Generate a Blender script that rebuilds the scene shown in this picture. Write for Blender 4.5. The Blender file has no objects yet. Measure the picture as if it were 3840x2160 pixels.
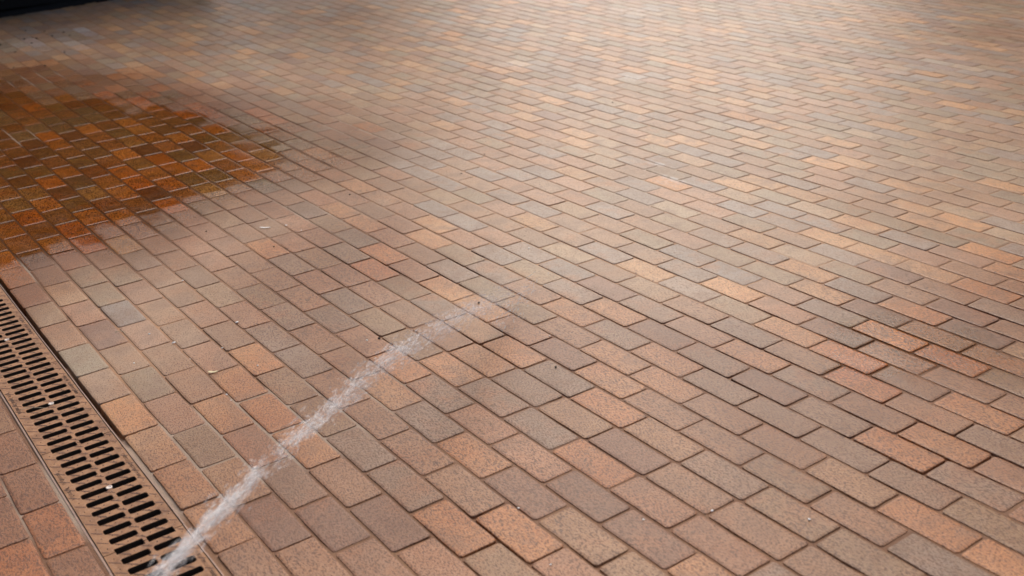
import bpy, bmesh, math, random
import numpy as np
from mathutils import Vector, Matrix, noise

R = math.radians
scene = bpy.context.scene
col = scene.collection

# ---------------------------------------------------------------- camera, sky, sun, exposure
CAM = Vector((3.57451743, -0.517671580, 1.40059674))
cd = bpy.data.cameras.new("camera")
cam = bpy.data.objects.new("camera", cd)
col.objects.link(cam)
ax_r = Vector((0.58650272, 0.80829447, -0.05171658))
ax_u = Vector((-0.29728072, 0.27422433, 0.91456284))
ax_d = Vector((-0.75341803, 0.52101926, -0.40112367))
cam.matrix_world = Matrix(((ax_r.x, ax_u.x, -ax_d.x, CAM.x), (ax_r.y, ax_u.y, -ax_d.y, CAM.y),
                           (ax_r.z, ax_u.z, -ax_d.z, CAM.z), (0, 0, 0, 1)))
cd.sensor_width = 36
cd.lens = 4017.29 * 36 / 3840
cd.clip_start = 0.05
cd.clip_end = 2000
cd.dof.use_dof = True
cd.dof.focus_distance = 3.3
cd.dof.aperture_fstop = 3.5
scene.camera = cam

SUN_EL, SUN_AZ = 47, 133          # sun direction: elevation, azimuth of the sun counter-clockwise from +X
w = bpy.data.worlds.new("World")
scene.world = w
w.use_nodes = True
nt = w.node_tree
sky = nt.nodes.new('ShaderNodeTexSky')
sky.sky_type = 'NISHITA'
sky.sun_disc = False
sky.sun_elevation = R(SUN_EL)
sky.sun_rotation = R(90 - SUN_AZ)
sky.air_density = 1.0
sky.dust_density = 6.0
sky.ozone_density = 0.6
nt.links.new(sky.outputs[0], nt.nodes['Background'].inputs[0])
nt.nodes['Background'].inputs[1].default_value = 0.11
sd = bpy.data.lights.new("sun", 'SUN')
sd.energy = 0.95
sd.angle = R(70)
sd.color = (1.0, 0.975, 0.945)
so = bpy.data.objects.new("sun", sd)
col.objects.link(so)
sdir = Vector((math.cos(R(SUN_EL)) * math.cos(R(SUN_AZ)), math.cos(R(SUN_EL)) * math.sin(R(SUN_AZ)), math.sin(R(SUN_EL))))
so.rotation_euler = sdir.to_track_quat('Z', 'Y').to_euler()
so.location = (0, 0, 6)
scene.view_settings.view_transform = 'Standard'
scene.view_settings.look = 'None'
scene.view_settings.gamma = 1
scene.view_settings.exposure = 0.35
scene.cycles.transparent_max_bounces = 64

# ---------------------------------------------------------------- helpers
rnd = random.Random(7)
BU, BV = 0.2, 0.1                  # u = along the courses, v = across them


def gz(x, y):
    """height of the laid surface: a very slight fall and twist"""
    x = max(-9.5, min(5.0, x)); y = max(-2.5, min(11.5, y))
    return 0.00126777875 * x * x - 0.00611416397 * x * y - 0.0025408 * y * y


def W(u, v, h=0.0):
    x, y = u * BU, v * BV
    return (x, y, gz(x, y) + h)


def tag(o, label=None, cat=None, group=None, kind=None):
    if label: o['label'] = label
    if cat: o['category'] = cat
    if group: o['group'] = group
    if kind: o['kind'] = kind
    return o


def link(name, me, mats=(), parent=None):
    o = bpy.data.objects.new(name, me)
    col.objects.link(o)
    for m in (mats if isinstance(mats, (list, tuple)) else [mats]):
        me.materials.append(m)
    if parent: o.parent = parent
    return o


def from_lists(name, V, F, mats, parent=None, smooth=False):
    me = bpy.data.meshes.new(name)
    me.from_pydata(V, [], F)
    me.update()
    if smooth:
        me.polygons.foreach_set('use_smooth', [True] * len(me.polygons))
    return link(name, me, mats, parent)


def empty(name, loc):
    o = bpy.data.objects.new(name, None)
    o.location = loc
    o.empty_display_size = 0.05
    col.objects.link(o)
    return o


def mat(name):
    m = bpy.data.materials.new(name)
    m.use_nodes = True
    n = m.node_tree
    return m, n.nodes, n.links, n.nodes['Principled BSDF']


class NB:
    """tiny node builder"""
    def __init__(s, m):
        s.t = m.node_tree; s.n = s.t.nodes; s.l = s.t.links

    def put(s, sock, v):
        if hasattr(v, 'is_output'): s.l.new(v, sock)
        elif isinstance(v, (int, float)):
            if hasattr(sock.default_value, '__len__'): sock.default_value = (v, v, v, 1)[:len(sock.default_value)]
            else: sock.default_value = v
        else: sock.default_value = v if len(v) == len(sock.default_value) else tuple(v) + (1,)

    def math(s, op, a, b=0.0, c=0.0, clamp=False):
        n = s.n.new('ShaderNodeMath'); n.operation = op; n.use_clamp = clamp
        s.put(n.inputs[0], a); s.put(n.inputs[1], b); s.put(n.inputs[2], c)
        return n.outputs[0]

    def mix(s, f, a, b, blend='MIX'):
        n = s.n.new('ShaderNodeMix'); n.data_type = 'RGBA'; n.blend_type = blend
        s.put(n.inputs[0], f); s.put(n.inputs[6], a); s.put(n.inputs[7], b)
        return n.outputs[2]

    def noise(s, vec, scale, detail=3, rough=.55, dist=0):
        n = s.n.new('ShaderNodeTexNoise'); n.inputs['Scale'].default_value = scale
        n.inputs['Detail'].default_value = detail; n.inputs['Roughness'].default_value = rough
        n.inputs['Distortion'].default_value = dist
        s.l.new(vec, n.inputs['Vector']); return n.outputs['Fac']

    def step(s, v, a, b, lo=0.0, hi=1.0):
        n = s.n.new('ShaderNodeMapRange'); n.interpolation_type = 'SMOOTHSTEP'
        s.put(n.inputs[0], v); n.inputs[1].default_value = a; n.inputs[2].default_value = b
        n.inputs[3].default_value = lo; n.inputs[4].default_value = hi
        return n.outputs[0]

    def attr(s, name):
        n = s.n.new('ShaderNodeAttribute'); n.attribute_name = name; return n

    def sep(s, c):
        n = s.n.new('ShaderNodeSeparateColor'); s.l.new(c, n.inputs[0]); return n.outputs

    def coord(s, scale=(1, 1, 1), rot=0):
        t = s.n.new('ShaderNodeTexCoord'); m = s.n.new('ShaderNodeMapping')
        m.inputs['Scale'].default_value = scale; m.inputs['Rotation'].default_value = (0, 0, rot)
        s.l.new(t.outputs['Object'], m.inputs[0]); return m.outputs[0]

    def bump(s, h, strength, dist, normal=None):
        n = s.n.new('ShaderNodeBump'); s.put(n.inputs['Strength'], strength)
        n.inputs['Distance'].default_value = dist; s.l.new(h, n.inputs['Height'])
        if normal: s.l.new(normal, n.inputs['Normal'])
        return n.outputs[0]


# ---------------------------------------------------------------- survey of the paving
ROWS = {0: [-1.19, -0.13, 0.88, 1.96, 3.03, 4.07, 5.16, 6.23, 7.26, 8.28], 1: [-3.94, -2.89, -1.84, -0.85, 0.24, 1.26, 2.36, 3.39, 4.43, 5.53, 6.56, 7.61, 8.66], 2: [1.74, 5.96, 7.0, 8.07, 9.09], 3: [-1.97, -0.97, 0.03, 1.05, 2.12, 5.29, 6.35, 7.42, 8.45, 9.49], 4: [4.73, 5.81, 6.89, 7.92, 8.98, 10.01], 5: [-2.01, -0.96, 0.05, 1.06, 3.14, 5.26, 6.36, 7.39, 8.43, 9.5], 6: [-1.51, -0.45, 0.55, 5.76, 6.87, 7.9, 8.92, 9.98, 11.0], 7: [-2.02, -0.99, 0.03, 6.32, 7.38, 8.37, 9.45, 10.46, 11.47], 8: [-3.44, -2.47, 6.87, 7.92, 8.95, 10.01, 11.0], 9: [6.93, 8.0, 9.03, 10.06, 11.07], 10: [7.02, 8.06, 9.1, 10.12, 11.12, 12.11], 11: [7.52, 8.54, 9.59, 10.61, 11.61, 12.61], 12: [3.84, 8.1, 9.12, 10.14, 11.14, 12.12, 13.14], 13: [3.3, 4.41, 8.6, 9.62, 10.64, 11.63, 12.58], 14: [2.72, 3.73, 4.83, 9.02, 10.03, 11.03, 12.03, 13.03], 15: [1.97, 3.0, 4.06, 9.3, 10.31, 11.3, 12.31], 16: [1.44, 2.45, 3.48, 9.76, 10.75, 11.76], 17: [0.8, 1.82, 2.86, 10.15, 11.12, 12.16], 18: [0.26, 1.3, 10.58, 11.59], 19: [-0.22, 0.77, 10.11, 11.08], 26: [-5.49, -4.45, 7.94, 8.97], 27: [-5.22, -4.15, 8.17, 9.19], 25: [-4.92, -3.84, -2.79, 8.49, 9.52], 24: [-3.27, -2.29, 9.03, 10.04], 23: [-2.67, -1.66, 9.66], 22: [-2.08, -1.04, 9.27, 10.27], 21: [-1.49, -0.53, 9.81, 10.83], 20: [-0.79, 0.22, 10.52], 35: [-10.63, -9.58, 5.66, 6.71], 34: [-10.06, -9.06, 6.29], 33: [-9.52, -8.53, 5.91, 6.92], 32: [-8.88, -7.86, 6.44, 7.49], 31: [-8.17, -7.22, 7.11], 30: [-7.72, -6.7, 7.64], 29: [-7.32, -6.3, 8.02], 28: [-6.79, -5.76, 7.6, 8.63], 37: [-12.63, -11.54, 4.66, 5.68], 38: [-13.18, -12.24, 5.07], 40: [-14.15, 5.12], 41: [-14.72, 4.54], 36: [-12.1, -11.02, 5.19, 6.27], 39: [-12.68, 4.58, 5.63], 43: [-16.97, -15.91, 3.36], 42: [-15.26, 4.08], 44: [-17.35, 3.98], 54: [0.63], 52: [0.71, 1.74], 51: [1.23], 50: [1.88], 49: [1.44, 2.37], 47: [2.35, 3.36], 48: [2.78], 46: [2.86], 45: [3.45]}
COLS = {"O": [[9.35, 4.48], [9.98, 5.78], [5.8, 3.65], [4.66, 0.67], [9.45, 8.51], [8.48, 10.67], [3.52, 7.76], [2.13, 10.6], [1.77, 11.48], [-0.1, 8.52], [10.26, 16.5], [10.57, 19.46], [9.64, 19.36], [9.62, 24.23], [9.24, 26.37], [9.29, 21.31], [9.51, 17.24], [11.89, 15.33], [11.37, 14.48], [12.61, 12.76], [13.24, 12.25], [4.18, 4.49], [4.66, 3.36], [7.14, -3.31], [12.15, 17.14], [-14.76, 11.55], [-13.24, 12.4], [-12.15, 12.56], [-11.26, 14.44], [-10.66, 13.4], [-10.22, 14.44], [-8.5, 13.5], [-11.4, 6.58], [-10.44, 6.54], [-5.93, 12.47], [-9.43, 16.52], [-8.37, 16.47], [-5.98, 10.41], [-7.44, 9.72], [-6.49, 9.37], [-6.55, 7.36], [-5.94, 7.55], [-21.24, 11.71], [-5.11, 2.48], [-3.66, 3.54], [-2.59, 3.4], [-3.62, 7.35], [-6.03, 10.45], [-5.63, 7.62], [-5.97, 12.51], [-7.09, 4.37], [-5.21, 8.47]], "o": [[7.65, 12.4], [8.17, 11.63], [6.47, 14.36], [5.45, 17.91], [5.34, 22.31], [7.09, 18.4], [3.83, 11.57], [1.25, 13.01], [2.38, 17.76], [0.54, 22.96], [7.53, 24.49], [8.3, 20.07], [7.26, 21.63], [5.91, 22.72], [5.81, 0.63], [6.76, 0.55], [5.44, 2.49], [6.41, 8.91], [7.0, 7.13], [6.88, 9.63], [6.3, 6.84], [6.82, -2.33], [6.67, 8.97], [10.05, 19.15], [8.55, 12.53], [8.9, 12.87], [8.31, 13.42], [-1.77, 14.34], [1.19, 14.77], [-0.49, 12.78], [6.61, 3.68], [5.37, 11.34], [6.89, 10.59], [0.18, 34.79], [2.26, 34.23], [3.95, 32.47], [3.37, 27.72], [-5.07, 22.27], [-8.0, 23.1], [-8.89, 31.34], [-1.57, 36.82], [8.14, 6.74], [8.36, 4.53], [6.4, 24.79], [8.94, 24.6], [8.71, 17.1], [6.26, 8.18], [8.34, 15.41], [6.34, 34.72], [-16.93, 13.68], [-14.64, 16.53], [-21.87, 10.66], [-21.68, 16.48], [-20.59, 16.52], [-18.63, 18.43], [-18.2, 19.2], [-22.77, 14.12], [-21.87, 14.6], [-26.06, 18.73], [-24.8, 18.44], [-28.72, 21.34], [-24.21, 22.38], [-26.88, 23.33], [-22.75, 23.34], [-20.53, 21.14], [-9.44, 10.04], [-4.52, 1.53], [-2.61, 0.68], [-7.9, 5.45], [-1.54, 0.4], [-3.29, 5.54], [-5.95, 6.38], [-6.44, 8.99]], "G": [[6.83, 7.58], [7.3, 8.51], [8.4, 8.57], [8.11, 8.49], [7.37, 4.9], [6.67, 15.74], [7.77, 16.11], [8.46, 14.52], [7.64, 10.0], [8.14, 4.79], [7.37, 9.73], [11.22, 13.39], [12.35, 14.57], [12.45, 16.16], [5.65, 18.92], [4.62, 17.66], [-0.29, 19.49], [3.66, 8.32], [4.07, 7.06], [6.74, 15.44], [-12.47, 6.52], [-12.47, 8.56], [-12.91, 9.5], [-13.01, 7.54], [-11.97, 7.14], [-25.87, 21.47]], "B": [[8.99, 3.6], [8.67, 2.36], [9.87, 7.69], [9.01, 3.88], [8.88, 20.1], [9.93, 9.67], [10.47, 7.94], [9.01, 6.35], [8.02, 1.73], [8.47, 1.88], [6.83, 11.83], [9.66, 22.43], [10.57, 21.2], [10.67, 7.03]]}
POLYS = {"wet": [[-23.28, 3.01], [-20.59, 8.16], [-18.0, 10.61], [-15.92, 12.36], [-12.93, 13.5], [-9.86, 15.33], [-6.75, 17.24], [-4.44, 16.19], [-3.04, 13.18], [-3.21, 10.91], [-3.43, 8.96], [-3.36, 7.69], [-2.55, 6.7], [-2.35, 5.21], [-2.35, 3.69], [-2.46, 2.28], [-1.78, 0.69], [-1.45, -0.13], [-0.21, -2.11], [-1.17, -3.34]], "core": [[-20.02, 2.06], [-17.87, 6.98], [-15.07, 8.38], [-14.22, 11.1], [-11.37, 12.42], [-7.52, 14.67], [-5.09, 13.94], [-3.99, 11.59], [-4.45, 8.31], [-3.28, 6.47], [-2.85, 4.14], [-2.9, 2.22], [-2.68, 0.4], [-2.74, -2.9]], "damp2": [[8.48, 18.69], [8.81, 20.85], [9.48, 21.55], [10.56, 21.61], [11.31, 20.33], [11.14, 18.83], [10.68, 18.06], [10.65, 16.77], [9.99, 16.02], [9.37, 16.72]], "damp3": [[1.93, 5.33], [-0.11, 8.21], [-0.68, 10.7], [-1.19, 13.72], [0.61, 13.5], [2.77, 13.43], [3.96, 11.87], [3.5, 9.36], [4.72, 7.31], [4.65, 5.56], [3.52, 4.55]], "bottom": [[8.2, -2.35], [4.73, 0.52], [3.87, 3.76], [4.2, 6.52], [4.55, 10.35], [5.71, 14.92], [7.95, 17.42], [8.14, 22.66], [9.18, 28.46], [10.91, 29.42], [14.9, 12.6]]}
DEBRIS = {"white": [[2.33, 2.62], [2.9, 2.99], [3.17, 1.6], [2.86, 5.05], [3.57, 3.99], [4.47, 4.34], [5.0, 2.97], [5.19, 2.94], [3.6, 2.98], [-0.26, 10.27], [-0.72, 10.07], [0.59, 4.96], [6.44, 11.9], [4.79, 7.56], [11.06, 9.22], [9.68, 5.99], [10.69, 5.33], [10.71, 7.85], [11.82, 10.6], [3.39, 15.68], [0.27, 24.37]], "leaf": [[4.24, 3.18]], "twig": [[1.98, 1.95], [3.62, -1.41]], "feather": [[-0.88, 9.33]], "dark": [[-3.48, 31.53], [4.77, 11.63], [4.85, 7.9], [7.29, 10.79], [-1.51, 13.69], [0.18, 8.73], [-1.5, 7.43], [-1.94, 21.12], [-1.09, 18.72], [-27.66, 13.19], [-24.94, 12.3], [-25.62, 10.42], [-25.15, 15.18], [-25.97, 15.16], [-26.86, 14.19], [-25.63, 14.13], [-25.97, 12.86], [-25.67, 13.02], [-22.18, 13.18], [-20.49, 10.98], [-21.11, 9.28], [-25.95, 12.24], [-23.75, 10.57]]}


PITCH = 1.035                      # joint to joint along a course


def seg_dist(px, py, a, b):
    ax, ay = a[0] * BU, a[1] * BV; bx, by = b[0] * BU, b[1] * BV
    dx, dy = bx - ax, by - ay
    t = max(0, min(1, ((px - ax) * dx + (py - ay) * dy) / (dx * dx + dy * dy + 1e-12)))
    return math.hypot(px - ax - t * dx, py - ay - t * dy)


def poly_sd(px, py, P):
    """signed distance in metres, positive inside"""
    inside = False; d = 1e9
    for i in range(len(P)):
        a, b = P[i - 1], P[i]
        d = min(d, seg_dist(px, py, a, b))
        ax, ay, bx, by = a[0] * BU, a[1] * BV, b[0] * BU, b[1] * BV
        if (ay > py) != (by > py) and px < (bx - ax) * (py - ay) / (by - ay) + ax: inside = not inside
    return d if inside else -d


def ss(x, a, b):
    t = max(0, min(1, (x - a) / (b - a))); return t * t * (3 - 2 * t)


STAINS = [(2.25, 24.9, .07, .035, .55), (1.2, 26.0, .04, .03, .5), (-.6, 52.0, .2, .12, .28), (-.9, 48.5, .12, .10, .25), 
          (-24.8, 12.2, .25, .08, .5), (-23.2, 14.6, .2, .08, .5), (-25.6, 16.4, .2, .06, .5), (-13, 50, .2, .15, .3),
          (-5.3, 36.0, .1, .05, .5), (-9, 33, .1, .05, .4)]


def fx(x, y):
    """(soaked, damp, lime bloom) of the paving at a point"""
    a = poly_sd(x, y, POLYS['wet']); b = poly_sd(x, y, POLYS['core'])
    nz = .16 * noise.noise(Vector((x * 3.1, y * 3.1, 2))) + .10 * noise.noise(Vector((x * 9, y * 9, 5)))
    a += nz + .08; b += nz * 1.3 + .08
    wet = 0.52 * ss(a, -.62, .24) + .48 * ss(b, -.30, .18)
    d2 = ss(poly_sd(x, y, POLYS['damp2']), -.10, .12)
    d3 = ss(poly_sd(x, y, POLYS['damp3']), -.25, .25)
    d4 = ss(poly_sd(x, y, POLYS['bottom']), -.35, .35)
    if y < -.19: d4 = max(d4, 1 - ss(x, -2, -1) * 0)
    damp = max(.95 * d3, .86 * d4, ss(a, -.6, .05) * .95)
    wet = max(wet, .30 * d3, .17 * d4)
    wet = max(wet, .86 * ss(poly_sd(x, y, POLYS['damp2']) + nz * .6, -.10, .12))
    s = 0
    for (u, v, rx, ry, k) in STAINS:
        q = ((x - u * BU) / rx) ** 2 + ((y - v * BV) / ry) ** 2
        if q < 4: s = max(s, k * math.exp(-q))
    return wet, damp, s


def joints(r, umin, umax):
    """positions of the cross joints of course r"""
    if r in ROWS:
        a = list(ROWS[r])
    else:
        if r > 0:
            k = max(i for i in ROWS if i < r)
            a0 = ROWS[k][-1] - 0.5 * (r - k) - .03 * (r - k)
        else:
            a0 = ROWS[0][3] + .5 * r
        a = [a0]
    out = [a[0]]
    rr = random.Random(1000 + r)
    for b in a[1:]:
        n = max(1, round((b - out[-1]) / PITCH)); s = (b - out[-1]) / n
        for i in range(n):
            out.append(out[-1] + s)
    while out[-1] < umax: out.append(out[-1] + PITCH + rr.uniform(-.012, .012))
    while out[0] > umin: out.insert(0, out[0] - PITCH + rr.uniform(-.012, .012))
    return out


PAL = {'tan': ((.425, .268, .165), 1), 'green': ((.385, .29, .188), 1), 'pink': ((.465, .275, .172), 1), 'lite': ((.50, .345, .21), 1),
       'o': ((.62, .355, .175), 1), 'O': ((.65, .325, .135), 1), 'B': ((.31, .19, .138), 1), 'G': ((.36, .29, .235), 1)}
KEYS = ['tan', 'green', 'pink', 'lite', 'o', 'O', 'B', 'G']
WTS = [34, 14, 19, 9, 10, 2.5, 4, 9]


def brick_colour(r, u0, u1):
    k = rnd.choice(['tan', 'tan', 'green', 'G', 'tan', 'lite']) if -16 < r < 0 else None
    for c in ('O', 'o', 'G', 'B'):
        for (u, v) in COLS[c]:
            if r <= v < r + 1 and u0 <= u < u1: k = c
    if k is None:
        wts = list(WTS)
        if r > 12: wts[7] = 22; wts[1] = 16; wts[0] = 26
        if r < 24 and u0 > -5: wts[4] = 4; wts[5] = .5; wts[2] = 26
        k = rnd.choices(KEYS, wts)[0]
    c = PAL[k][0]; f = rnd.gauss(1, .07); t = rnd.gauss(0, .03)
    return (c[0] * f * (1 + t), c[1] * f, c[2] * f * (1 - t), rnd.random() if k not in 'Oo' else .5 + .5 * rnd.random())


# ---------------------------------------------------------------- materials
def brick_material():
    m, n, l, p = mat("fired_clay_paver")
    b = NB(m)
    co = b.coord()
    fxs = b.sep(b.attr('fx').outputs['Color'])
    bc = b.attr('bcol'); base = bc.outputs['Color']; rv = bc.outputs['Alpha']
    edge = b.attr('edge').outputs['Fac']
    n_big = b.noise(co, 9, 3, .6)
    n_mid = b.noise(co, 38, 4, .65)
    n_fin = b.noise(co, 260, 3, .7)
    n_grn = b.noise(co, 900, 2, .8)
    # kiln flashing: orange / dull patches inside a paver
    c1 = b.mix(b.math('MULTIPLY', b.step(n_big, .45, .72), b.math('MULTIPLY', rv, .75)), base, (.50, .245, .115))
    c1 = b.mix(b.math('MULTIPLY', b.step(n_big, .52, .32), .55), c1, (.275, .170, .115))
    c1 = b.mix(b.math('MULTIPLY', b.step(n_mid, .40, .75), .30), c1, (.45, .29, .185))
    c1 = b.mix(b.step(n_fin, .47, .64, 0, .55), c1, (.22, .125, .075))
    c1 = b.mix(b.step(n_grn, .50, .66, 0, .38), c1, (.60, .43, .30))
    # brown silt along the arrises
    e = b.math('MULTIPLY', b.step(b.math('ADD', edge, b.math('MULTIPLY', n_mid, .8)), .70, .30), .24)
    c1 = b.mix(e, c1, (.27, .145, .075))
    c1 = b.mix(b.step(b.noise(co, 1.1, 4, .6), .45, .68, 0, .8), c1, b.mix(1.0, c1, (.82, .72, .64), 'MULTIPLY'))
    # dark flecks thrown by the spray
    fco = b.coord((1, 2.6, 1), R(35))
    nf = b.noise(fco, 130, 1, .4)
    dens = b.noise(co, 4.5, 2, .5)
    thr = b.math('SUBTRACT', .675, b.math('ADD', b.math('MULTIPLY', dens, .10), b.math('MULTIPLY', fxs[1], .11)))
    fl = b.math('MULTIPLY', b.math('SUBTRACT', nf, thr), 22, clamp=True)
    c1 = b.mix(b.math('MULTIPLY', fl, .80), c1, (.15, .075, .045))
    # damp
    damp = b.math('ADD', fxs[1], b.math('MULTIPLY', b.math('SUBTRACT', b.noise(co, 7, 3, .6), .5), .55))
    damp = b.math('MULTIPLY', damp, 1.0, clamp=True)
    c2 = b.mix(damp, c1, b.mix(1.0, c1, (.72, .495, .345), 'MULTIPLY'))
    # soaked: darker and more saturated, with a broken, splashed edge
    brk = b.math('ADD', b.math('MULTIPLY', b.math('SUBTRACT', b.noise(fco, 70, 3, .7), .5), 1.7), b.math('MULTIPLY', b.math('SUBTRACT', b.noise(co, 14, 3, .6), .5), .5))
    wetm = b.step(b.math('ADD', fxs[0], b.math('MULTIPLY', brk, b.math('SUBTRACT', 1.1, fxs[0]))), .06, .84)
    gam = n.new('ShaderNodeGamma'); l.new(c1, gam.inputs[0]); gam.inputs[1].default_value = 1.6
    wetc = b.mix(1.0, gam.outputs[0], (1.0, .80, .42), 'MULTIPLY')
    c3 = b.mix(wetm, c2, wetc)
    # lime bloom
    bl = b.math('MULTIPLY', fxs[2], b.step(b.noise(co, 60, 4, .7), .35, .6))
    c4 = b.mix(bl, c3, (.72, .68, .66))
    l.new(c4, p.inputs['Base Color'])
    rough = b.math('SUBTRACT', b.math('ADD', .33, b.math('MULTIPLY', n_fin, .16)), b.math('MULTIPLY', damp, .10))
    film = b.math('MULTIPLY', b.step(b.noise(co, 16, 2, .5), .42, .6), b.step(fxs[0], .7, .95))
    wr = b.math('SUBTRACT', b.step(fxs[0], .80, .97, .27, .15), b.math('MULTIPLY', film, .09))
    mr = n.new('ShaderNodeMix'); l.new(wetm, mr.inputs[0]); l.new(rough, mr.inputs[2]); l.new(wr, mr.inputs[3])
    l.new(mr.outputs[0], p.inputs['Roughness'])
    l.new(b.math('MULTIPLY', b.math('ADD', .30, b.math('ADD', b.math('MULTIPLY', damp, .08), b.math('MULTIPLY', wetm, .08))), b.math('SUBTRACT', 1.0, b.math('MULTIPLY', wetm, b.step(edge, .5, 0, 0, .75)))), p.inputs['Specular IOR Level'])
    h = b.math('ADD', b.math('MULTIPLY', n_fin, .6), b.math('ADD', b.math('MULTIPLY', n_grn, .35), b.math('MULTIPLY', n_mid, 1.2)))
    h = b.math('SUBTRACT', h, b.math('MULTIPLY', fl, .25))
    st = b.math('SUBTRACT', .55, b.math('MULTIPLY', wetm, b.step(fxs[0], .80, .98, .05, .50)))
    l.new(b.bump(h, st, .0022), p.inputs['Normal'])
    return m


def sand_material():
    m, n, l, p = mat("jointing_sand")
    b = NB(m)
    co = b.coord()
    f = b.sep(b.attr('fx').outputs['Color'])
    a = b.step(b.noise(co, 5, 4, .65), .35, .65)
    c = b.mix(a, (.36, .175, .080), (.50, .275, .135))
    c = b.mix(b.step(b.noise(co, 300, 2, .7), .45, .7, 0, .5), c, (.16, .085, .05))
    c = b.mix(b.math('MULTIPLY', f[1], .85, clamp=True), c, b.mix(1.0, c, (.40, .30, .25), 'MULTIPLY'))
    c = b.mix(b.math('MULTIPLY', f[0], .9, clamp=True), c, (.085, .04, .02))
    c = b.mix(f[2], c, (.5, .42, .33))
    l.new(c, p.inputs['Base Color'])
    p.inputs['Roughness'].default_value = .5
    l.new(b.math('SUBTRACT', .4, b.math('MULTIPLY', f[0], .4), clamp=True), p.inputs['Specular IOR Level'])
    l.new(b.bump(b.noise(co, 400, 3, .7), .6, .003), p.inputs['Normal'])
    return m


def simple(name, c, rough=.6, metal=0.0, nscale=80, amp=.3, c2=None, bump=.3, bd=.001):
    m, n, l, p = mat(name)
    b = NB(m)
    co = b.coord()
    nz = b.noise(co, nscale, 4, .65)
    c2 = c2 or tuple(x * (1 - amp) for x in c)
    l.new(b.mix(b.step(nz, .3, .7), c, c2), p.inputs['Base Color'])
    p.inputs['Roughness'].default_value = rough
    p.inputs['Metallic'].default_value = metal
    if bump: l.new(b.bump(b.noise(co, nscale * 4, 3, .6), bump, bd), p.inputs['Normal'])
    return m


M_BRICK = brick_material()
M_SAND = sand_material()
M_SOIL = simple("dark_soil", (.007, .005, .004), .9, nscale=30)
M_SOIL_FAR = simple("open_ground", (.16, .11, .08), .9, nscale=3)
M_CONC = simple("wet_channel_concrete", (.035, .026, .02), .7, nscale=40)


def grate_material():
    m, n, l, p = mat("silted_cast_iron")
    b = NB(m)
    co = b.coord()
    a = b.noise(co, 22, 4, .65)
    c = b.mix(b.step(a, .35, .7), (.40, .205, .100), (.23, .110, .054))
    c = b.mix(b.step(b.noise(co, 120, 3, .7), .5, .75, 0, .5), c, (.46, .31, .21))
    c = b.mix(b.step(b.noise(co, 45, 3, .7), .58, .72, 0, .55), c, (.20, .115, .08))
    l.new(c, p.inputs['Base Color'])
    p.inputs['Roughness'].default_value = .5
    p.inputs['Specular IOR Level'].default_value = .22
    l.new(b.bump(b.noise(co, 350, 3, .6), .5, .0012), p.inputs['Normal'])
    return m


M_GRATE = grate_material()
M_GROOVE = simple("rust_brown_groove", (.15, .065, .04), .6, nscale=200)
M_LETTER = simple("silted_lettering", (.22, .125, .08), .55, nscale=200)
M_BOLT = simple("worn_bright_bolt", (.62, .55, .50), .35, .6, nscale=200)
M_SLOTWALL = simple("shaded_slot_iron", (.055, .033, .022), .5, nscale=200)  # grate iron darkened: shade inside the slots put into the colour
M_RAIL = simple("weathered_steel_edge", (.30, .19, .14), .4, .5, nscale=60, c2=(.22, .15, .12))


# ---------------------------------------------------------------- brick pavement
V = []; F = []; COLR = []; FXV = []; EDG = []
FXC = {}


def fxc(x, y):
    k = (round(x / .05), round(y / .05))
    if k not in FXC: FXC[k] = fx(k[0] * .05, k[1] * .05)
    return FXC[k]


def in_view(x, y, margin=1.25):
    p = Vector((x, y, gz(x, y))) - CAM
    dz = p.dot(ax_d)
    if dz < .3: return 9
    return max(abs(p.dot(ax_r) / dz) / (.478 * margin), abs(p.dot(ax_u) / dz) / (.269 * margin))


def hgrid(a, b, nseg, c):
    """0, a small edge band, then even steps, edge band, 1"""
    L = b - a; e = c / L
    ts = [0, e] + [e + (1 - 2 * e) * i / nseg for i in range(1, nseg)] + [1 - e, 1]
    return [a + L * t for t in ts]


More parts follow.
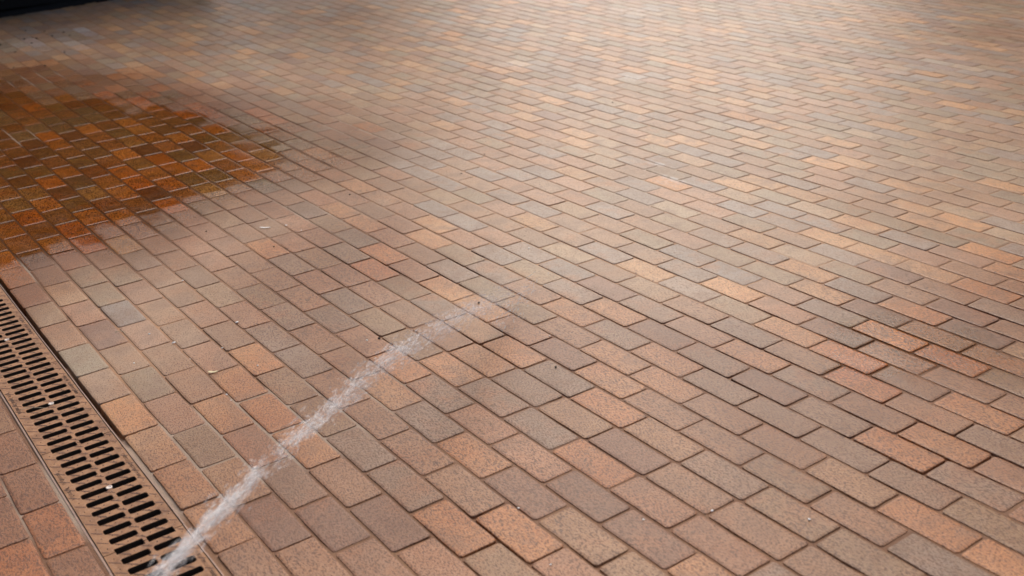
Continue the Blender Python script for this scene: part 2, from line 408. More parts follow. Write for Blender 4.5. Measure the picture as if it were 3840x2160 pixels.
def add_brick(x0, x1, y0, y1, colr, fine, wobble=True):
    cx, cy = (x0 + x1) / 2, (y0 + y1) / 2
    rz = rnd.gauss(0, .0035); tx = rnd.gauss(0, .0028); ty = rnd.gauss(0, .005)
    dh = rnd.gauss(0, .0004)
    cs, sn = math.cos(rz), math.sin(rz)
    nx, ny = (7, 4) if fine else (2, 1)
    xs = hgrid(x0, x1, nx, .006); ys = hgrid(y0, y1, ny, .006)
    base = len(V)
    seed = rnd.random() * 100
    dome = rnd.gauss(.0004, .0004)

    def P(x, y, drop, grow):
        lx, ly = x - cx, y - cy
        kx, ky = lx / ((x1 - x0) / 2), ly / ((y1 - y0) / 2)
        if grow:
            lx += math.copysign(grow, lx) if abs(kx) > .97 else 0
            ly += math.copysign(grow, ly) if abs(ky) > .97 else 0
        if wobble and fine:
            j = noise.noise(Vector((x * 60 + seed, y * 60, 0))) * .0011
            if abs(kx) > .97: lx += j
            if abs(ky) > .97: ly += j
        X = cx + lx * cs - ly * sn; Y = cy + lx * sn + ly * cs
        Z = gz(X, Y) + dh + tx * lx + ty * ly + dome * (1 - max(kx * kx, ky * ky)) - drop
        V.append((X, Y, Z))
        if fine:
            a = fxc(X, Y)
        else: a = fxc(cx, cy)
        FXV.append((a[0], a[1], a[2], 1))

    NX, NY = len(xs), len(ys)
    for j in range(NY):
        for i in range(NX):
            border = i in (0, NX - 1) or j in (0, NY - 1)
            corner = i in (0, NX - 1) and j in (0, NY - 1)
            x, y = xs[i], ys[j]
            if corner:
                x += math.copysign(.0022, cx - x); y += math.copysign(.0022, cy - y)
            P(x, y, (.0010 if border else 0) + (.0008 if corner else 0), 0)
            if border: EDG.append(0.0)
            elif i in (1, NX - 2) or j in (1, NY - 2): EDG.append(.35)
            else: EDG.append(1.0)
    for j in range(NY - 1):
        for i in range(NX - 1):
            F.append((base + j * NX + i, base + j * NX + i + 1, base + (j + 1) * NX + i + 1, base + (j + 1) * NX + i)); COLR.append(colr)
    # sides
    loop = [i for i in range(NX)] + [j * NX + NX - 1 for j in range(1, NY)] + [(NY - 1) * NX + i for i in range(NX - 2, -1, -1)] + [j * NX for j in range(NY - 2, 0, -1)]
    b2 = len(V)
    for k in loop:
        x, y, z = V[base + k]
        # arris then down
        V.append((x + math.copysign(.0012, x - cx), y + math.copysign(.0012, y - cy), z - .0025)); FXV.append(FXV[base + k]); EDG.append(0.0)
    b3 = len(V); n = len(loop)
    for k in range(n):
        x, y, z = V[b2 + k]
        V.append((x, y, z - .030)); FXV.append(FXV[b2 + k]); EDG.append(0.0)
    for k in range(n):
        k2 = (k + 1) % n
        F.append((base + loop[k], b2 + k, b2 + k2, base + loop[k2])); COLR.append(colr)
        F.append((b2 + k, b3 + k, b3 + k2, b2 + k2)); COLR.append(colr)


UMIN, UMAX, VMAX = -31.3, 20.0, 108
GU0, GU1 = -2.95, 10.15            # grated channel runs between these
for r in range(-16, VMAX):
    umin = UMIN
    js = joints(r, umin, UMAX)
    for a, c in zip(js[:-1], js[1:]):
        if c < umin or a > UMAX: continue
        jw = rnd.uniform(.0026, .0046) if rnd.random() < .8 else rnd.uniform(.004, .006)
        x0, x1 = a * BU + jw, c * BU - jw
        ja, jb = rnd.uniform(.0030, .0050), rnd.uniform(.0030, .0050)
        y0, y1 = r * BV + ja, (r + 1) * BV - jb
        if r < 0:                   # near side of the channel: its own courses
            continue
        if r == 0: y0 += .002
        q = in_view((x0 + x1) / 2, (y0 + y1) / 2)
        d = (Vector(((x0 + x1) / 2, (y0 + y1) / 2, 0)) - CAM).length
        add_brick(x0, x1, y0, y1, brick_colour(r, a, c), q < 1 and d < 6.8)
# courses on the near side of the channel
for k in range(14):
    y1 = -2.02 * BV - k * .0925; y0 = y1 - .0925
    first = 4.02 if k % 2 == 0 else 4.55
    us = [first + 1.06 * i for i in range(-24, 15)]
    for a, c in zip(us[:-1], us[1:]):
        x0, x1 = a * BU + .003, c * BU - .003
        cc = list(PAL['tan'][0]) if k == 0 else None
        q = in_view((x0 + x1) / 2, (y0 + y1) / 2)
        add_brick(x0, x1, y0 + .0035, y1 - .0035, brick_colour(-3 - k, a, c), q < 1)
# paving closing the channel line beyond its ends
for (ua, ub) in ((UMIN, GU0), (GU1, UMAX)):
    n = int((ub - ua) / PITCH)
    for t, (va, vb) in enumerate(((-2.02, -1.02), (-1.02, -.02))):
        off = .5 * t
        st = (ub - ua) / n
        for i in range(n):
            x0 = (ua + i * st) * BU + .003; x1 = (ua + (i + 1) * st) * BU - .003
            add_brick(x0, x1, va * BV + .0035, vb * BV - .0035, brick_colour(-90, 0, 0), False)

me = bpy.data.meshes.new("pavement")
me.from_pydata(V, [], F)
me.update()
ca = me.color_attributes.new('fx', 'FLOAT_COLOR', 'POINT')
ca.data.foreach_set('color', np.array(FXV, np.float32).ravel())
lt = np.empty(len(me.polygons), np.int32); me.polygons.foreach_get('loop_total', lt)
cc = me.color_attributes.new('bcol', 'FLOAT_COLOR', 'CORNER')
cc.data.foreach_set('color', np.repeat(np.array(COLR, np.float32), lt, axis=0).ravel())
ea = me.attributes.new('edge', 'FLOAT', 'POINT')
ea.data.foreach_set('value', np.array(EDG, np.float32))
pav = link("pavement", me, M_BRICK)
tag(pav, kind='structure')


# sand bed that fills the joints
def sand_sheet(name, u0, u1, v0, v1, step=.05):
    nx = int((u1 - u0) * BU / step); ny = int((v1 - v0) * BV / step)
    VV = []; FF = []; FXX = []
    for j in range(ny + 1):
        for i in range(nx + 1):
            x = u0 * BU + (u1 - u0) * BU * i / nx; y = v0 * BV + (v1 - v0) * BV * j / ny
            t = noise.noise(Vector((x * 2.3, y * 2.3, 3))) + .6 * noise.noise(Vector((x * 9, y * 9, 1)))
            near = 1 - ss(math.hypot(x - CAM.x, y - CAM.y), 2.6, 4.6)
            h = -.0026 - .0004 * near - (.0004 + .0048 * near) * ss(t, 0.1, .8)
            if -.010 < y < .004 and v1 > 0: h -= .003 + .035 * (1 - ss(x, .9, 1.1)) * ss(noise.noise(Vector((x * 5, 1, 1))), -.45, -.2)
            VV.append((x, y, gz(x, y) + h)); a = fxc(x, y); FXX.append((a[0], a[1], a[2] + .5 * ss(noise.noise(Vector((x * 1.2, y * 1.2, 9))), .35, .5), 1))
    for j in range(ny):
        for i in range(nx):
            FF.append((j * (nx + 1) + i, j * (nx + 1) + i + 1, (j + 1) * (nx + 1) + i + 1, (j + 1) * (nx + 1) + i))
    o = from_lists(name, VV, FF, M_SAND, smooth=True)
    c = o.data.color_attributes.new('fx', 'FLOAT_COLOR', 'POINT')
    c.data.foreach_set('color', np.array(FXX, np.float32).ravel())
    return tag(o, kind='structure')


sand_sheet("joint_sand", UMIN - .3, UMAX, -.08, VMAX)
sand_sheet("joint_sand", UMIN - .3, UMAX, -16, -1.958)
sand_sheet("joint_sand", UMIN - .3, GU0, -1.958, -.08)
sand_sheet("joint_sand", GU1, UMAX, -1.958, -.08)

# open ground to the horizon (a frame of land round the paving, lower than it)
VV = []; FF = []
xs = [-900, -60, -25, -12, -6.3, 0, 4, 12, 40, 900]; ys = [-900, -60, -12, -1.7, 0, 4, 8, 10.7, 20, 60, 900]
for y in ys:
    for x in xs: VV.append((x, y, gz(x, y) - .055))
for j in range(len(ys) - 1):
    for i in range(len(xs) - 1): FF.append((j * len(xs) + i, j * len(xs) + i + 1, (j + 1) * len(xs) + i + 1, (j + 1) * len(xs) + i))
# leave out the cells under the channel
FF = [f for f in FF if not (VV[f[0]][0] >= -6.4 and VV[f[2]][0] <= 12.1 and VV[f[0]][1] >= -1.8 and VV[f[2]][1] <= 10.8)]
tag(from_lists("ground", VV, FF, M_SOIL_FAR), kind='structure')
VV = []; FF = []
xs = [-6.3, -3, 0, 2.03, 4, 12]; ys = [-1.7, -.2, 0, 2, 4, 6, 8, 10.7]
for y in ys:
    for x in xs: VV.append((x, y, gz(x, y) - .05))
for j in range(len(ys) - 1):
    for i in range(len(xs) - 1):
        if j == 1: continue
        FF.append((j * len(xs) + i, j * len(xs) + i + 1, (j + 1) * len(xs) + i + 1, (j + 1) * len(xs) + i))
tag(from_lists("sub_base", VV, FF, M_SOIL_FAR), kind='structure')


# ---------------------------------------------------------------- drain channel and its grates
def box(bm, x0, x1, y0, y1, z0, z1, mi=0, side=None):
    vs = [bm.verts.new((x, y, z)) for z in (z0, z1) for y in (y0, y1) for x in (x0, x1)]
    for q in ((0, 2, 3, 1), (4, 5, 7, 6), (0, 1, 5, 4), (2, 6, 7, 3), (0, 4, 6, 2), (1, 3, 7, 5)):
        f = bm.faces.new([vs[i] for i in q]); f.material_index = mi if side is None or q == (4, 5, 7, 6) else side


def bm_obj(name, bm, mats, parent=None):
    bmesh.ops.recalc_face_normals(bm, faces=bm.faces)
    me = bpy.data.meshes.new(name); bm.to_mesh(me); bm.free()
    return link(name, me, mats, parent)


YL, YR = -.189, -.012              # grate edges across the channel
chan = empty("drain_channel", (GU0 * BU, YL, 0))
tag(chan, "long linear drain channel with thin steel edges sunk into the brick paving", "drain channel")
X0, X1 = GU0 * BU, GU1 * BU


def child(name, bm, mats, parent):
    o = bm_obj(name, bm, mats, parent)
    o.matrix_parent_inverse = Matrix.Translation(-Vector(parent.location))
    return o


bm = bmesh.new()
box(bm, X0, X1, YL - .004, YL + .006, -.20, -.018)
box(bm, X0, X1, YR - .006, YR + .004, -.20, -.018)
box(bm, X0, X1, YL + .006, YR - .006, -.20, -.185)
box(bm, X0 - .004, X0, YL - .004, YR + .004, -.20, -.018)
box(bm, X1, X1 + .004, YL - .004, YR + .004, -.20, -.018)
child("trough", bm, M_CONC, chan)
for ya, yb in ((YL - .0065, YL - .002), (YR + .0005, YR + .0035)):
    bm = bmesh.new()
    n = 40
    for i in range(n):
        xa = X0 + (X1 - X0) * i / n; xb = X0 + (X1 - X0) * (i + 1) / n
        j = noise.noise(Vector((xa * 7, ya * 30, 0))) * .0007
        box(bm, xa, xb - .0001, ya + j, yb + j, -.018, .0022 + j)
    child("edge_rail", bm, M_RAIL, chan)

GL = 2.62 * BU                     # one grate
NS = 12
PT = GL / NS
SW = .0117                         # half slot width
COLY = ((-.1625, -.1005), (-.0925, -.0325))   # the two columns of slots


def make_grate(parent_name, label, x0):
    g = empty(parent_name, (x0 + GL / 2, (YL + YR) / 2, 0))
    tag(g, label, "drain grate", "slotted drain grates set end to end in the channel")
    bm = bmesh.new()
    gap = .0012
    xa, xb = x0 + gap, x0 + GL - gap
    zt, zb = 0.0, -.016
    yl, yr = YL + .0012, YR - .0012
    rails = [(yl, COLY[0][0]), (COLY[0][1], COLY[1][0]), (COLY[1][1], yr)]
    # rails split at each pitch so edges meet
    for (a, b_) in rails:
        box(bm, xa, xb, a, b_, zb, zt, 0, 1)
    for (ya, yb) in COLY:
        box(bm, xa + SW - gap, x0 + PT / 2, ya, yb, zb, zt, 0, 1)
        box(bm, x0 + GL - PT / 2, xb - SW + gap, ya, yb, zb, zt, 0, 1)
        for k in range(1, NS):
            xc = x0 + k * PT; yc = (ya + yb) / 2
            hx, hy = PT / 2, (yb - ya) / 2
            rr = SW
            out = []; inn = []
            sw = SW * rnd.uniform(.93, 1.05); hl = hy - .0006
            rad = .006
            N = 12
            keys = [(sx * (sw - rad + rad * math.sin(q)), sy * (hl - rad + rad * math.cos(q))) for sx in (-1, 1) for sy in (-1, 1) for q in (0, .5, 1.0, 1.57)]
            angs = [math.atan2(hy * s2, hx * s1) for s1, s2 in ((1, 1), (-1, 1), (-1, -1), (1, -1))]
            angs = sorted(set([round(t, 5) for t in angs] + [round(-math.pi + 2 * math.pi * i / N, 5) for i in range(N)] + [round(math.atan2(ky, kx), 5) for kx, ky in keys]))
            for t in angs:
                c, s = math.cos(t), math.sin(t)
                k1 = min(hx / abs(c) if abs(c) > 1e-6 else 9, hy / abs(s) if abs(s) > 1e-6 else 9)
                out.append((xc + c * k1, yc + s * k1))
                lo, hi = 0.0, .2               # rounded-rectangle slot: bisect along the ray
                for _ in range(26):
                    mid = (lo + hi) / 2
                    qx, qy = max(0, abs(c * mid) - (sw - rad)), max(0, abs(s * mid) - (hl - rad))
                    if math.hypot(qx, qy) < rad and abs(c * mid) < sw and abs(s * mid) < hl: lo = mid
                    else: hi = mid
                inn.append((xc + c * lo, yc + s * lo))
            n = len(angs)
            vo = [bm.verts.new((x, y, zt)) for x, y in out]
            vi = [bm.verts.new((x, y, zt - .0006)) for x, y in inn]
            vd = [bm.verts.new((x, y, zb)) for x, y in inn]
            vob = [bm.verts.new((x, y, zb)) for x, y in out]
            for i in range(n):
                j = (i + 1) % n
                bm.faces.new((vo[i], vo[j], vi[j], vi[i]))
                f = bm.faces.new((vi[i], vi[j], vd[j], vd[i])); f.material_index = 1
                bm.faces.new((vd[i], vd[j], vob[j], vob[i]))
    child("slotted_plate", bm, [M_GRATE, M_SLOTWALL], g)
    # anti-slip grooves running at 45 degrees, and studs
    bm = bmesh.new()
    for k in range(-3, NS + 5):
        # each groove keeps to the bars: drawn only where there is metal
        xc = x0 + (k + .5) * PT
        segs = []
        n = 110
        for i in range(n):
            y = YL + .004 + (YR - YL - .008) * i / (n - 1)
            x = xc + (y - (YL + YR) / 2) * .97
            ok = xa + .004 < x < xb - .004
            for (ya, yb) in COLY:
                if ya - .001 < y < yb + .001:
                    u = (x - x0) / PT
                    if abs(u - round(u)) * PT < SW + .0012: ok = False
            segs.append((x, y, ok))
        wd = .0008
        i = 0
        while i < n - 1:
            if segs[i][2] and segs[i + 1][2]:
                j = i
                while j < n - 1 and segs[j + 1][2]: j += 1
                (xA, yA, _), (xB, yB, _) = segs[i], segs[j]
                vs = [bm.verts.new(q) for q in ((xA - wd, yA + wd, .0001), (xA + wd, yA - wd, .0001), (xB + wd, yB - wd, .0001), (xB - wd, yB + wd, .0001))]
                vt = [bm.verts.new((q.co.x, q.co.y, .0006)) for q in vs]
                bm.faces.new(vt)
                for a in range(4): bm.faces.new((vs[a], vs[(a + 1) % 4], vt[(a + 1) % 4], vt[a]))
                i = j
            i += 1
    child("grip_groove", bm, M_GROOVE, g)['kind'] = 'stuff'
    bm = bmesh.new()
    for k in range(NS):
        xc = x0 + (k + .5) * PT
        for y in (-.172, -.148, -.128, -.0965, -.078, -.052, -.022):
            s = rnd.uniform(.0013, .0019)
            bmesh.ops.create_cone(bm, cap_ends=True, segments=8, radius1=s, radius2=s * .55, depth=.0018,
                                  matrix=Matrix.Translation((xc + rnd.uniform(-.001, .001), y, .0008)))
    child("stud", bm, M_LETTER, g)['kind'] = 'stuff'
    # cast lettering, worn and silted past reading: rows of upright strokes along both rims
    for (yc, s0) in ((YR - .0115, 1), (YL + .0115, 2)):
        bm = bmesh.new()
        lr = random.Random(int(x0 * 1000) % 977 + s0)
        x = x0 + GL * .22
        while x < x0 + GL * .50:
            wl = lr.uniform(.0022, .0042)
            kind = lr.choice(('I', 'H', 'L', 'E', 'T', 'U', 'M'))
            if lr.random() < .12: x += .008; continue
            t = .0007; h = .0038
            box(bm, x, x + t, yc - h, yc + h, .0001, .0008)
            if kind in 'HUM': box(bm, x + wl, x + wl + t, yc - h, yc + h, .0001, .0008)
            if kind in 'H': box(bm, x + t, x + wl, yc - t / 2, yc + t / 2, .0001, .00075)
            if kind in 'LUE': box(bm, x + t, x + wl, yc - h, yc - h + t, .0001, .00075)
            if kind in 'ETM': box(bm, x + t, x + wl, yc + h - t, yc + h, .0001, .00075)
            x += wl + .0028
        child("lettering", bm, M_LETTER, g)['kind'] = 'stuff'
    # fixing bolt in the middle
    bm = bmesh.new()
    c = Matrix.Translation((x0 + GL / 2, -.0965, .0))
    n = 20
    rings = [(.0078, .0002), (.0074, .0016), (.0050, .0018), (.0030, .0006), (.0012, .0004)]
    prev = None
    for (rad, z) in rings:
        vs = [bm.verts.new((x0 + GL / 2 + rad * math.cos(2 * math.pi * i / n), -.0965 + rad * math.sin(2 * math.pi * i / n), z)) for i in range(n)]
        if prev:
            for i in range(n): bm.faces.new((prev[i], prev[(i + 1) % n], vs[(i + 1) % n], vs[i]))
        prev = vs
    bm.faces.new(prev)
    child("bolt", bm, M_BOLT, g)
    return g


GLAB = ["wet farthest slotted drain grate, its end just showing at the left edge of the photo",
        "slotted drain grate second from the far end, below the wet paving",
        "slotted drain grate with a pale straw lying across its slots, mid-row",
        "slotted drain grate between the straw-strewn grate and the one under the jet",
        "nearest slotted drain grate, partly veiled by the white water jet"]
for k in range(5):
    make_grate("drain_grate", GLAB[k], (-2.95 + 2.62 * k) * BU)


# ---------------------------------------------------------------- hedge
def hedge():
    root = empty("hedge", (-6.6, 2.2, gz(-6.3, 2.2)))
    tag(root, "dense near-black hedge with a dark undercut standing at the far end of the paving", "hedge")
    m, n, l, p = mat("dark_hedge_leaf")
    b = NB(m)
    rv = n.new('ShaderNodeObjectInfo')
    nz = b.noise(b.coord(), 14, 3, .6)
    l.new(b.mix(b.step(nz, .35, .7), (.010, .013, .007), (.022, .026, .012)), p.inputs['Base Color'])
    p.inputs['Roughness'].default_value = .6
    hr = random.Random(5)
    VV = []; FF = []
    y0, y1 = -3.4, 3.2
    for i in range(44000):
        y = hr.uniform(y0, y1)
        # profile: bulging face towards the paving, undercut at the foot
        t = hr.random()
        side = hr.random()
        zz = .10 + 2.55 * t
        bulge = .12 + .28 * ss(t, 0, .22) + .07 * noise.noise(Vector((y * 1.6, t * 4, 0)))
        if side < .55: x = -6.60 + bulge - abs(hr.gauss(0, .06))
        elif side < .75: x = -6.60 + bulge - hr.random() * 1.0; zz = 2.65 + .06 * noise.noise(Vector((x * 3, y * 2, 5))) + hr.uniform(-.08, .03)
        else: x = hr.uniform(-7.1, -6.3)
        c = Vector((x, y, zz + gz(-6.3, y)))
        d = Vector((hr.gauss(0, 1), hr.gauss(0, 1), hr.gauss(0, 1))).normalized()
        e = d.cross(Vector((hr.gauss(0, 1), hr.gauss(0, 1), hr.gauss(0, 1)))).normalized()
        L = hr.uniform(.02, .038); wv = L * .42
        k = len(VV)
        VV += [tuple(c - d * L), tuple(c + e * wv), tuple(c + d * L), tuple(c - e * wv)]
        FF.append((k, k + 1, k + 2, k + 3))
    o = from_lists("foliage", VV, FF, m); o.parent = root
    o.matrix_parent_inverse = Matrix.Translation(-root.location)
    # stems, plus a solid near-black block for the hedge's shaded inside
    bm = bmesh.new()
    yy = y0 + .1
    while yy < y1:
        zb = gz(-6.3, yy)
        for dx in (-.25, 0):
            r0 = hr.uniform(.012, .022)
            x = -6.65 + dx + hr.uniform(-.06, .06)
            bmesh.ops.create_cone(bm, cap_ends=True, segments=7, radius1=r0, radius2=r0 * .5, depth=1.5,
                                  matrix=Matrix.Translation((x, yy, zb + .72)) @ Matrix.Rotation(hr.uniform(-.1, .1), 4, 'X'))
        yy += hr.uniform(.18, .3)
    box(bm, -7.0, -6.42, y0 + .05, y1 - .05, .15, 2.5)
    s = child("stem_shade_core", bm, M_SOIL, root)
    return root


hedge()


def tree():  # unseen tree, added so the wet patch mirrors a dark crown
    root = empty("added_tree", (-7.6, 5.2, gz(-6.5, 5)))
    tag(root, "unseen dark tree added past the hedge for the wet bricks to reflect", "tree")
    tr = random.Random(11)
    bm = bmesh.new()
    pts = [(-7.6, 5.2, .1, .13), (-7.55, 5.2, .8, .10), (-7.6, 5.25, 1.7, .08), (-7.5, 5.2, 2.9, .045), (-7.5, 5.2, 3.7, .015)]
    limbs = [pts] + [[(-7.6, 5.23, 1.2 + .3 * i, .045), (-7.6 + 1.0 * math.cos(i * 1.1), 5.23 + 1.0 * math.sin(i * 1.1), 1.8 + .35 * i, .028), (-7.6 + 1.5 * math.cos(i * 1.1), 5.23 + 1.5 * math.sin(i * 1.1), 2.2 + .35 * i, .01)] for i in range(6)]
    for L in limbs:
        prev = None
        for (x, y, z, r_) in L:
            vs = [bm.verts.new((x + r_ * math.cos(a), y + r_ * math.sin(a), z)) for a in [k * math.pi / 4 for k in range(8)]]
            if prev:
                for k in range(8): bm.faces.new((prev[k], prev[(k + 1) % 8], vs[(k + 1) % 8], vs[k]))
            prev = vs
    child("trunk", bm, simple("tree_bark", (.05, .04, .03), .9, nscale=20), root)
    VV = []; FF = []
    cl = [(tr.gauss(0, .75), tr.gauss(0, .75), tr.gauss(0, .75)) for _ in range(30)]
    for i in range(19000):
        c = tr.choice(cl)
        p = Vector((-7.5 + c[0] + tr.gauss(0, .3), 4.75 + c[1] * 1.0 + tr.gauss(0, .3), max(1.1, 2.4 + c[2] + tr.gauss(0, .3))))
        d = Vector((tr.gauss(0, 1), tr.gauss(0, 1), tr.gauss(0, 1))).normalized(); e = d.orthogonal().normalized()
        k = len(VV); L = tr.uniform(.04, .07)
        VV += [tuple(p - d * L), tuple(p + e * L * .45), tuple(p + d * L), tuple(p - e * L * .45)]
        FF.append((k, k + 1, k + 2, k + 3))
    o = from_lists("crown", VV, FF, simple("dark_tree_leaf", (.018, .024, .010), .6, nscale=5, bump=0)); o.parent = root
    o.matrix_parent_inverse = Matrix.Translation(-root.location)


tree()
# planting bed the hedge grows in
VV = []; FF = []
n = 60
for j in range(n + 1):
    y = -3.5 + 8.0 * j / n
    for i, x in enumerate((-6.30, -6.34, -6.5, -7.3)):
        h = (-.03, .012, .05, .05)[i] + .02 * noise.noise(Vector((x * 5, y * 5, 0)))
        VV.append((x + .012 * noise.noise(Vector((y * 8, 0, 0))), y, gz(-6.3, y) + h))
for j in range(n):
    for i in range(3): FF.append((j * 4 + i, j * 4 + i + 1, (j + 1) * 4 + i + 1, (j + 1) * 4 + i))
tag(from_lists("soil", VV, FF, M_SOIL, smooth=True), kind='structure')


# ---------------------------------------------------------------- unseen building added right of the frame to darken the paving's reflections
def building():
    root = empty("added_building", (-7.2, 14.8, 0))
    tag(root, "unseen dark brick building added on the right for the wet paving to reflect", "building")
    a = R(8)
    L, H, D = 26.0, 8.4, 8.0
    ww, wh = 1.3, 1.5

    def T(o):
        o.parent = root; return o
    root.rotation_euler = (0, 0, a)
    cols_ = [1.2 + 2.6 * i for i in range(9)]; rows_ = [1.0, 3.9, 6.6]
    xs = sorted(set([0, L] + [c for c in cols_] + [c + ww for c in cols_]))
    zs = sorted(set([-.6, H] + rows_ + [r_ + wh for r_ in rows_]))
    bm = bmesh.new()
    for i in range(len(xs) - 1):
        for j in range(len(zs) - 1):
            if xs[i] in cols_ and zs[j] in rows_: continue
            box(bm, xs[i], xs[i + 1], 0, .3, zs[j], zs[j + 1])
    box(bm, 0, .3, .301, D, -.6, H); box(bm, L - .3, L, .301, D, -.6, H); box(bm, .301, L - .301, D - .3, D, -.6, H)
    T(bm_obj("wall", bm, simple("dark_red_brick", (.10, .045, .03), .85, nscale=6)))
    bm = bmesh.new(); box(bm, -.3, L + .3, -.3, D + .3, H + .002, H + .25)
    T(bm_obj("roof", bm, simple("slate_roof", (.05, .05, .055), .8, nscale=5)))
    mg = simple("dark_window_glass", (.02, .022, .025), .1, nscale=2, bump=0); mf = simple("window_paint", (.35, .33, .30), .5, nscale=8)
    for c in cols_:
        for z in rows_:
            bm = bmesh.new()
            box(bm, c, c + .07, .10, .17, z, z + wh); box(bm, c + ww - .07, c + ww, .10, .17, z, z + wh)
            box(bm, c + .07, c + ww - .07, .10, .17, z, z + .07); box(bm, c + .07, c + ww - .07, .10, .17, z + wh - .07, z + wh)
            box(bm, c + ww / 2 - .03, c + ww / 2 + .03, .11, .16, z + .07, z + wh - .07)
            f_ = T(bm_obj("window", bm, mf))
            bm = bmesh.new(); box(bm, c + .07, c + ww - .07, .13, .14, z + .07, z + wh - .07)
            g_ = bm_obj("pane", bm, mg); g_.parent = f_


building()

# ---------------------------------------------------------------- water jet
def jet_pos(s):
    A = Vector((2.136, -.216)); B = Vector((.99, 1.33))
    P = A + (B - A) * s
    z = .358 - .362 * s ** 1.95
    if s < 0: z = .358 + .05 * s
    return Vector((P.x, P.y, z))


def water_material(name, alpha):
    m, n, l, p = mat(name)
    b = NB(m)
    n.remove(p)
    d = n.new('ShaderNodeBsdfDiffuse'); d.inputs[0].default_value = (.985, .985, .99, 1)
    t = n.new('ShaderNodeBsdfTranslucent'); t.inputs[0].default_value = (.985, .985, .99, 1)
    g = n.new('ShaderNodeBsdfGlossy'); g.inputs['Roughness'].default_value = .3
    m1 = n.new('ShaderNodeMixShader'); m1.inputs[0].default_value = .25
    l.new(d.outputs[0], m1.inputs[1]); l.new(t.outputs[0], m1.inputs[2])
    m2 = n.new('ShaderNodeMixShader'); m2.inputs[0].default_value = .22
    l.new(m1.outputs[0], m2.inputs[1]); l.new(g.outputs[0], m2.inputs[2])
    lw = n.new('ShaderNodeLayerWeight'); lw.inputs[0].default_value = .5
    f = b.math('POWER', b.math('SUBTRACT', 1.0, lw.outputs['Facing']), 1.6)
    tr = n.new('ShaderNodeBsdfTransparent')
    m3 = n.new('ShaderNodeMixShader'); l.new(b.math('MULTIPLY', f, alpha), m3.inputs[0])
    l.new(tr.outputs[0], m3.inputs[1]); l.new(m2.outputs[0], m3.inputs[2])
    l.new(m3.outputs[0], n['Material Output'].inputs[0])
    return m


def spindles(name, items, m, parent):
    VV = []; FF = []
    K = 6
    prof = ((-1, .02), (-.6, .62), (0, 1), (.55, .7), (1, .02))
    for (c, d, L, rad) in items:
        d = d.normalized(); e = d.orthogonal().normalized(); f = d.cross(e)
        k0 = len(VV)
        for (t, q) in prof:
            for i in range(K):
                a = 2 * math.pi * i / K
                VV.append(tuple(c + d * (t * L / 2) + (e * math.cos(a) + f * math.sin(a)) * rad * q))
        for s in range(len(prof) - 1):
            for i in range(K):
                j = (i + 1) % K
                FF.append((k0 + s * K + i, k0 + s * K + j, k0 + (s + 1) * K + j, k0 + (s + 1) * K + i))
    o = from_lists(name, VV, FF, m, smooth=True)
    o.parent = parent
    o.matrix_parent_inverse = Matrix.Translation(-parent.location)
    o['kind'] = 'stuff'
    return o


jr = random.Random(3)
jet = empty("water_jet", (.99, 1.33, 0))
tag(jet, "white jet of water from a pressure hose arcing over the grate and hitting the bricks", "water jet")


def spread(s):
    return .0078 + .0145 * max(0, s) ** 1.0


core = []; mist = []; drops = []


def wisp(P):
    """uneven clumping of the spray"""
    return .62 + .8 * noise.noise(P * 16) + .6 * noise.noise(P * 45 + Vector((5, 0, 0)))


for i in range(6500):
    s = -.25 + 1.25 * jr.random()
    P = jet_pos(s); D = (jet_pos(s + .01) - jet_pos(s - .01)).normalized()
    e = D.orthogonal().normalized(); f = D.cross(e)
    sg = spread(s)
    wv = noise.noise(Vector((s * 8, 7, 1))) * sg * .8
    off = e * (jr.gauss(0, sg) + wv) + f * jr.gauss(0, sg)
    Q = P + off
    if Q.z < .004 or jr.random() > wisp(Q) or jr.random() < .30 * (1 - ss(s, .1, .5)) + .8 * ss(s, .80, 1.0): continue
    dd = (D + e * jr.gauss(0, .10) + f * jr.gauss(0, .10))
    core.append((Q, dd, jr.uniform(.004, .018), jr.uniform(.0005, .0012)))
for i in range(5200):
    s = -.25 + 1.22 * jr.random()
    P = jet_pos(s); D = (jet_pos(s + .01) - jet_pos(s - .01)).normalized()
    e = D.orthogonal().normalized(); f = D.cross(e)
    sg = spread(s) * .9
    wv = noise.noise(Vector((s * 8, 7, 1))) * sg * .8
    Q = P + e * (jr.gauss(0, sg) + wv) + f * jr.gauss(0, sg)
    if Q.z < .006 or jr.random() > wisp(Q) or jr.random() < .45 * (1 - ss(s, .1, .6)) + .9 * ss(s, .78, .97): continue
    mist.append((Q, D + e * jr.gauss(0, .09) + f * jr.gauss(0, .09), jr.uniform(.015, .05), jr.uniform(.0018, .0045)))
for i in range(260):                # splash thrown on from where the jet lands
    rr = jr.gauss(0, .05)
    D = Vector((-.55, .80, 0)); N = Vector((.80, .55, 0))
    base = jet_pos(jr.uniform(.86, 1.04)); base.z = 0
    Q = base + D * rr * .9 + N * jr.gauss(0, .020)
    if jr.random() < .4: continue
    Q.z = gz(Q.x, Q.y) + .003 + abs(jr.gauss(0, .010))
    drops.append((Q, D * 1 + N * jr.gauss(0, .5) + Vector((0, 0, jr.gauss(.2, .3))), jr.uniform(.006, .022), jr.uniform(.0005, .0012)))
spindles("stream", core, water_material("water_strand", .85), jet)
spindles("mist", mist, water_material("water_mist", .20), jet)
spindles("splash", drops, water_material("water_drop", .8), jet)

# ---------------------------------------------------------------- small litter
M_WHITE = simple("white_stone", (.85, .83, .80), .4, nscale=300, amp=.1)
M_DARK = simple("dark_crumb", (.03, .02, .013), .8, nscale=300)
M_LEAF = simple("dry_yellow_leaf", (.70, .60, .36), .5, nscale=300, amp=.2)
M_STRAW = simple("dry_straw", (.62, .50, .34), .5, nscale=300, amp=.2)


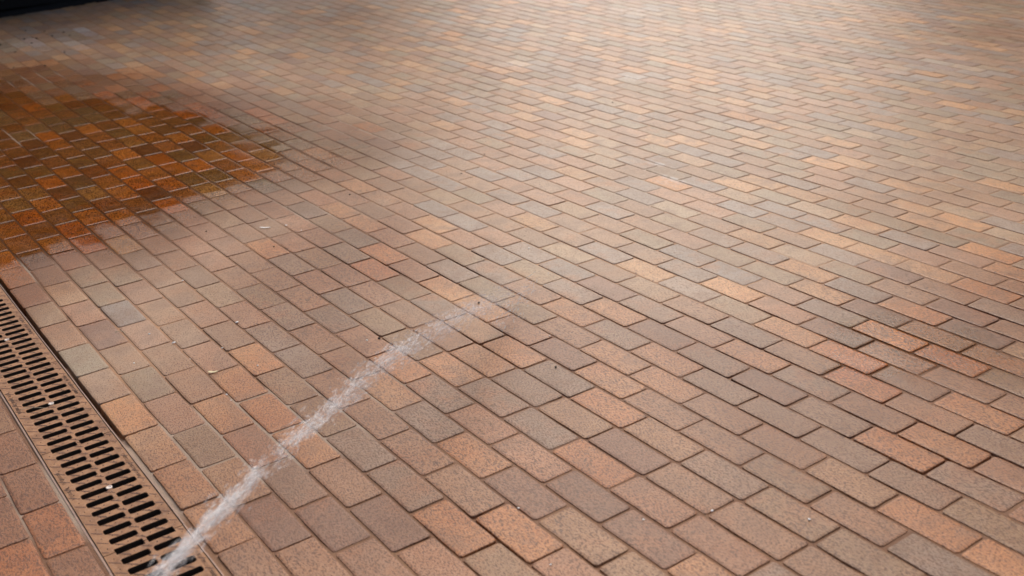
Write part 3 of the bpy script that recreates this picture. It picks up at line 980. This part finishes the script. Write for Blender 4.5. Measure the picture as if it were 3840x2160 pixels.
def lump(name, u, v, s, m, flat=.5, seed=0):
    bm = bmesh.new()
    bmesh.ops.create_icosphere(bm, subdivisions=2, radius=1)
    for q in bm.verts:
        k = 1 + .35 * noise.noise(q.co * 1.3 + Vector((seed * 7.3, 0, 0)))
        q.co = Vector((q.co.x * s * k * 1.25, q.co.y * s * k, q.co.z * s * k * flat))
    o = bm_obj(name, bm, m)
    x, y, z = W(u, v)
    o.location = (x, y, z + .0016 + s * flat * .7)
    o.rotation_euler = (0, 0, seed * 1.7)
    return o


for i, (u, v) in enumerate(DEBRIS['white']):
    s = rnd.uniform(.0016, .0030)
    if i in (1, 3): s = .0042
    d = (Vector(W(u, v)) - CAM).length
    o = lump("stone_chip", u, v, s * max(1, d / 3.3), M_WHITE, .5, i)
    tag(o, "tiny white stone chip lying on the brick paving", "stone chip", "white stone chips scattered over the paving")
for i, (u, v) in enumerate(DEBRIS['dark']):
    d = (Vector(W(u, v)) - CAM).length
    o = lump("soil_crumb", u, v, rnd.uniform(.0028, .0042) * max(1, d / 5.2), M_DARK, .6, i + 50)
    tag(o, "tiny dark crumb of soil lying on the brick paving", "soil crumb", "dark crumbs scattered over the paving")


def leaf(name, u, v, L, wd, ang, m, curl=.25):
    VV = []; FF = []
    n = 8
    for i in range(n + 1):
        t = i / n
        ww = wd * math.sin(math.pi * min(1, t * .92 + .06)) ** .8 * (1 + .25 * math.sin(9 * t))
        for s in (-1, 0, 1):
            VV.append(((t - .5) * L, s * ww / 2, curl * L * (t - .5) ** 2 * 1.5 + (abs(s) * .12 * wd)))
    for i in range(n):
        for s in range(2): FF.append((i * 3 + s, i * 3 + s + 1, (i + 1) * 3 + s + 1, (i + 1) * 3 + s))
    o = from_lists(name, VV, FF, m, smooth=True)
    x, y, z = W(u, v); o.location = (x, y, z + .002); o.rotation_euler = (0, 0, ang)
    md = o.modifiers.new("thickness", 'SOLIDIFY'); md.thickness = .0005
    return o


u, v = DEBRIS['leaf'][0]
tag(leaf("dry_leaf", u, v, .030, .011, R(52), M_LEAF), "pale yellow dry leaf scrap at a brick corner", "leaf")
u, v = DEBRIS['feather'][0]
tag(leaf("white_feather", u, v, .045, .010, R(45), M_WHITE, .1), "small white feather lying across a brick joint", "feather")


def straw(name, pts, rad, m):
    items = []
    bm = bmesh.new()
    prev = None
    for i, p in enumerate(pts):
        p = Vector(p); d = (Vector(pts[min(i + 1, len(pts) - 1)]) - Vector(pts[max(i - 1, 0)])).normalized()
        e = d.cross(Vector((0, 0, 1))).normalized(); f = d.cross(e)
        vs = [bm.verts.new(p + (e * math.cos(a) + f * math.sin(a)) * rad * (1 - .5 * i / len(pts))) for a in [2 * math.pi * k / 6 for k in range(6)]]
        if prev:
            for k in range(6): bm.faces.new((prev[k], prev[(k + 1) % 6], vs[(k + 1) % 6], vs[k]))
        else: bm.faces.new(vs)
        prev = vs
    bm.faces.new(prev[::-1])
    return bm_obj(name, bm, m)


u, v = DEBRIS['twig'][1]
x, y = u * BU, v * BV
tag(straw("dry_straw", [(x - .035 * .58 + .07 * .58 * t, y - .035 * .8 + .07 * .8 * t, .0028 + .004 * math.sin(3.14 * t)) for t in [i / 6 for i in range(7)]], .0009, M_STRAW),
    "thin pale straw lying across the slots of the middle grate", "straw")
u, v = DEBRIS['twig'][0]
x, y = u * BU, v * BV
tag(straw("twig", [(x - .016 + .03 * t, y - .012 + .02 * t + .008 * math.sin(3 * t), gz(x, y) + .003 + .003 * math.sin(3.14 * t)) for t in [i / 6 for i in range(7)]], .0011, M_STRAW),
    "short curled yellow twig on the bricks right of the drain", "twig")
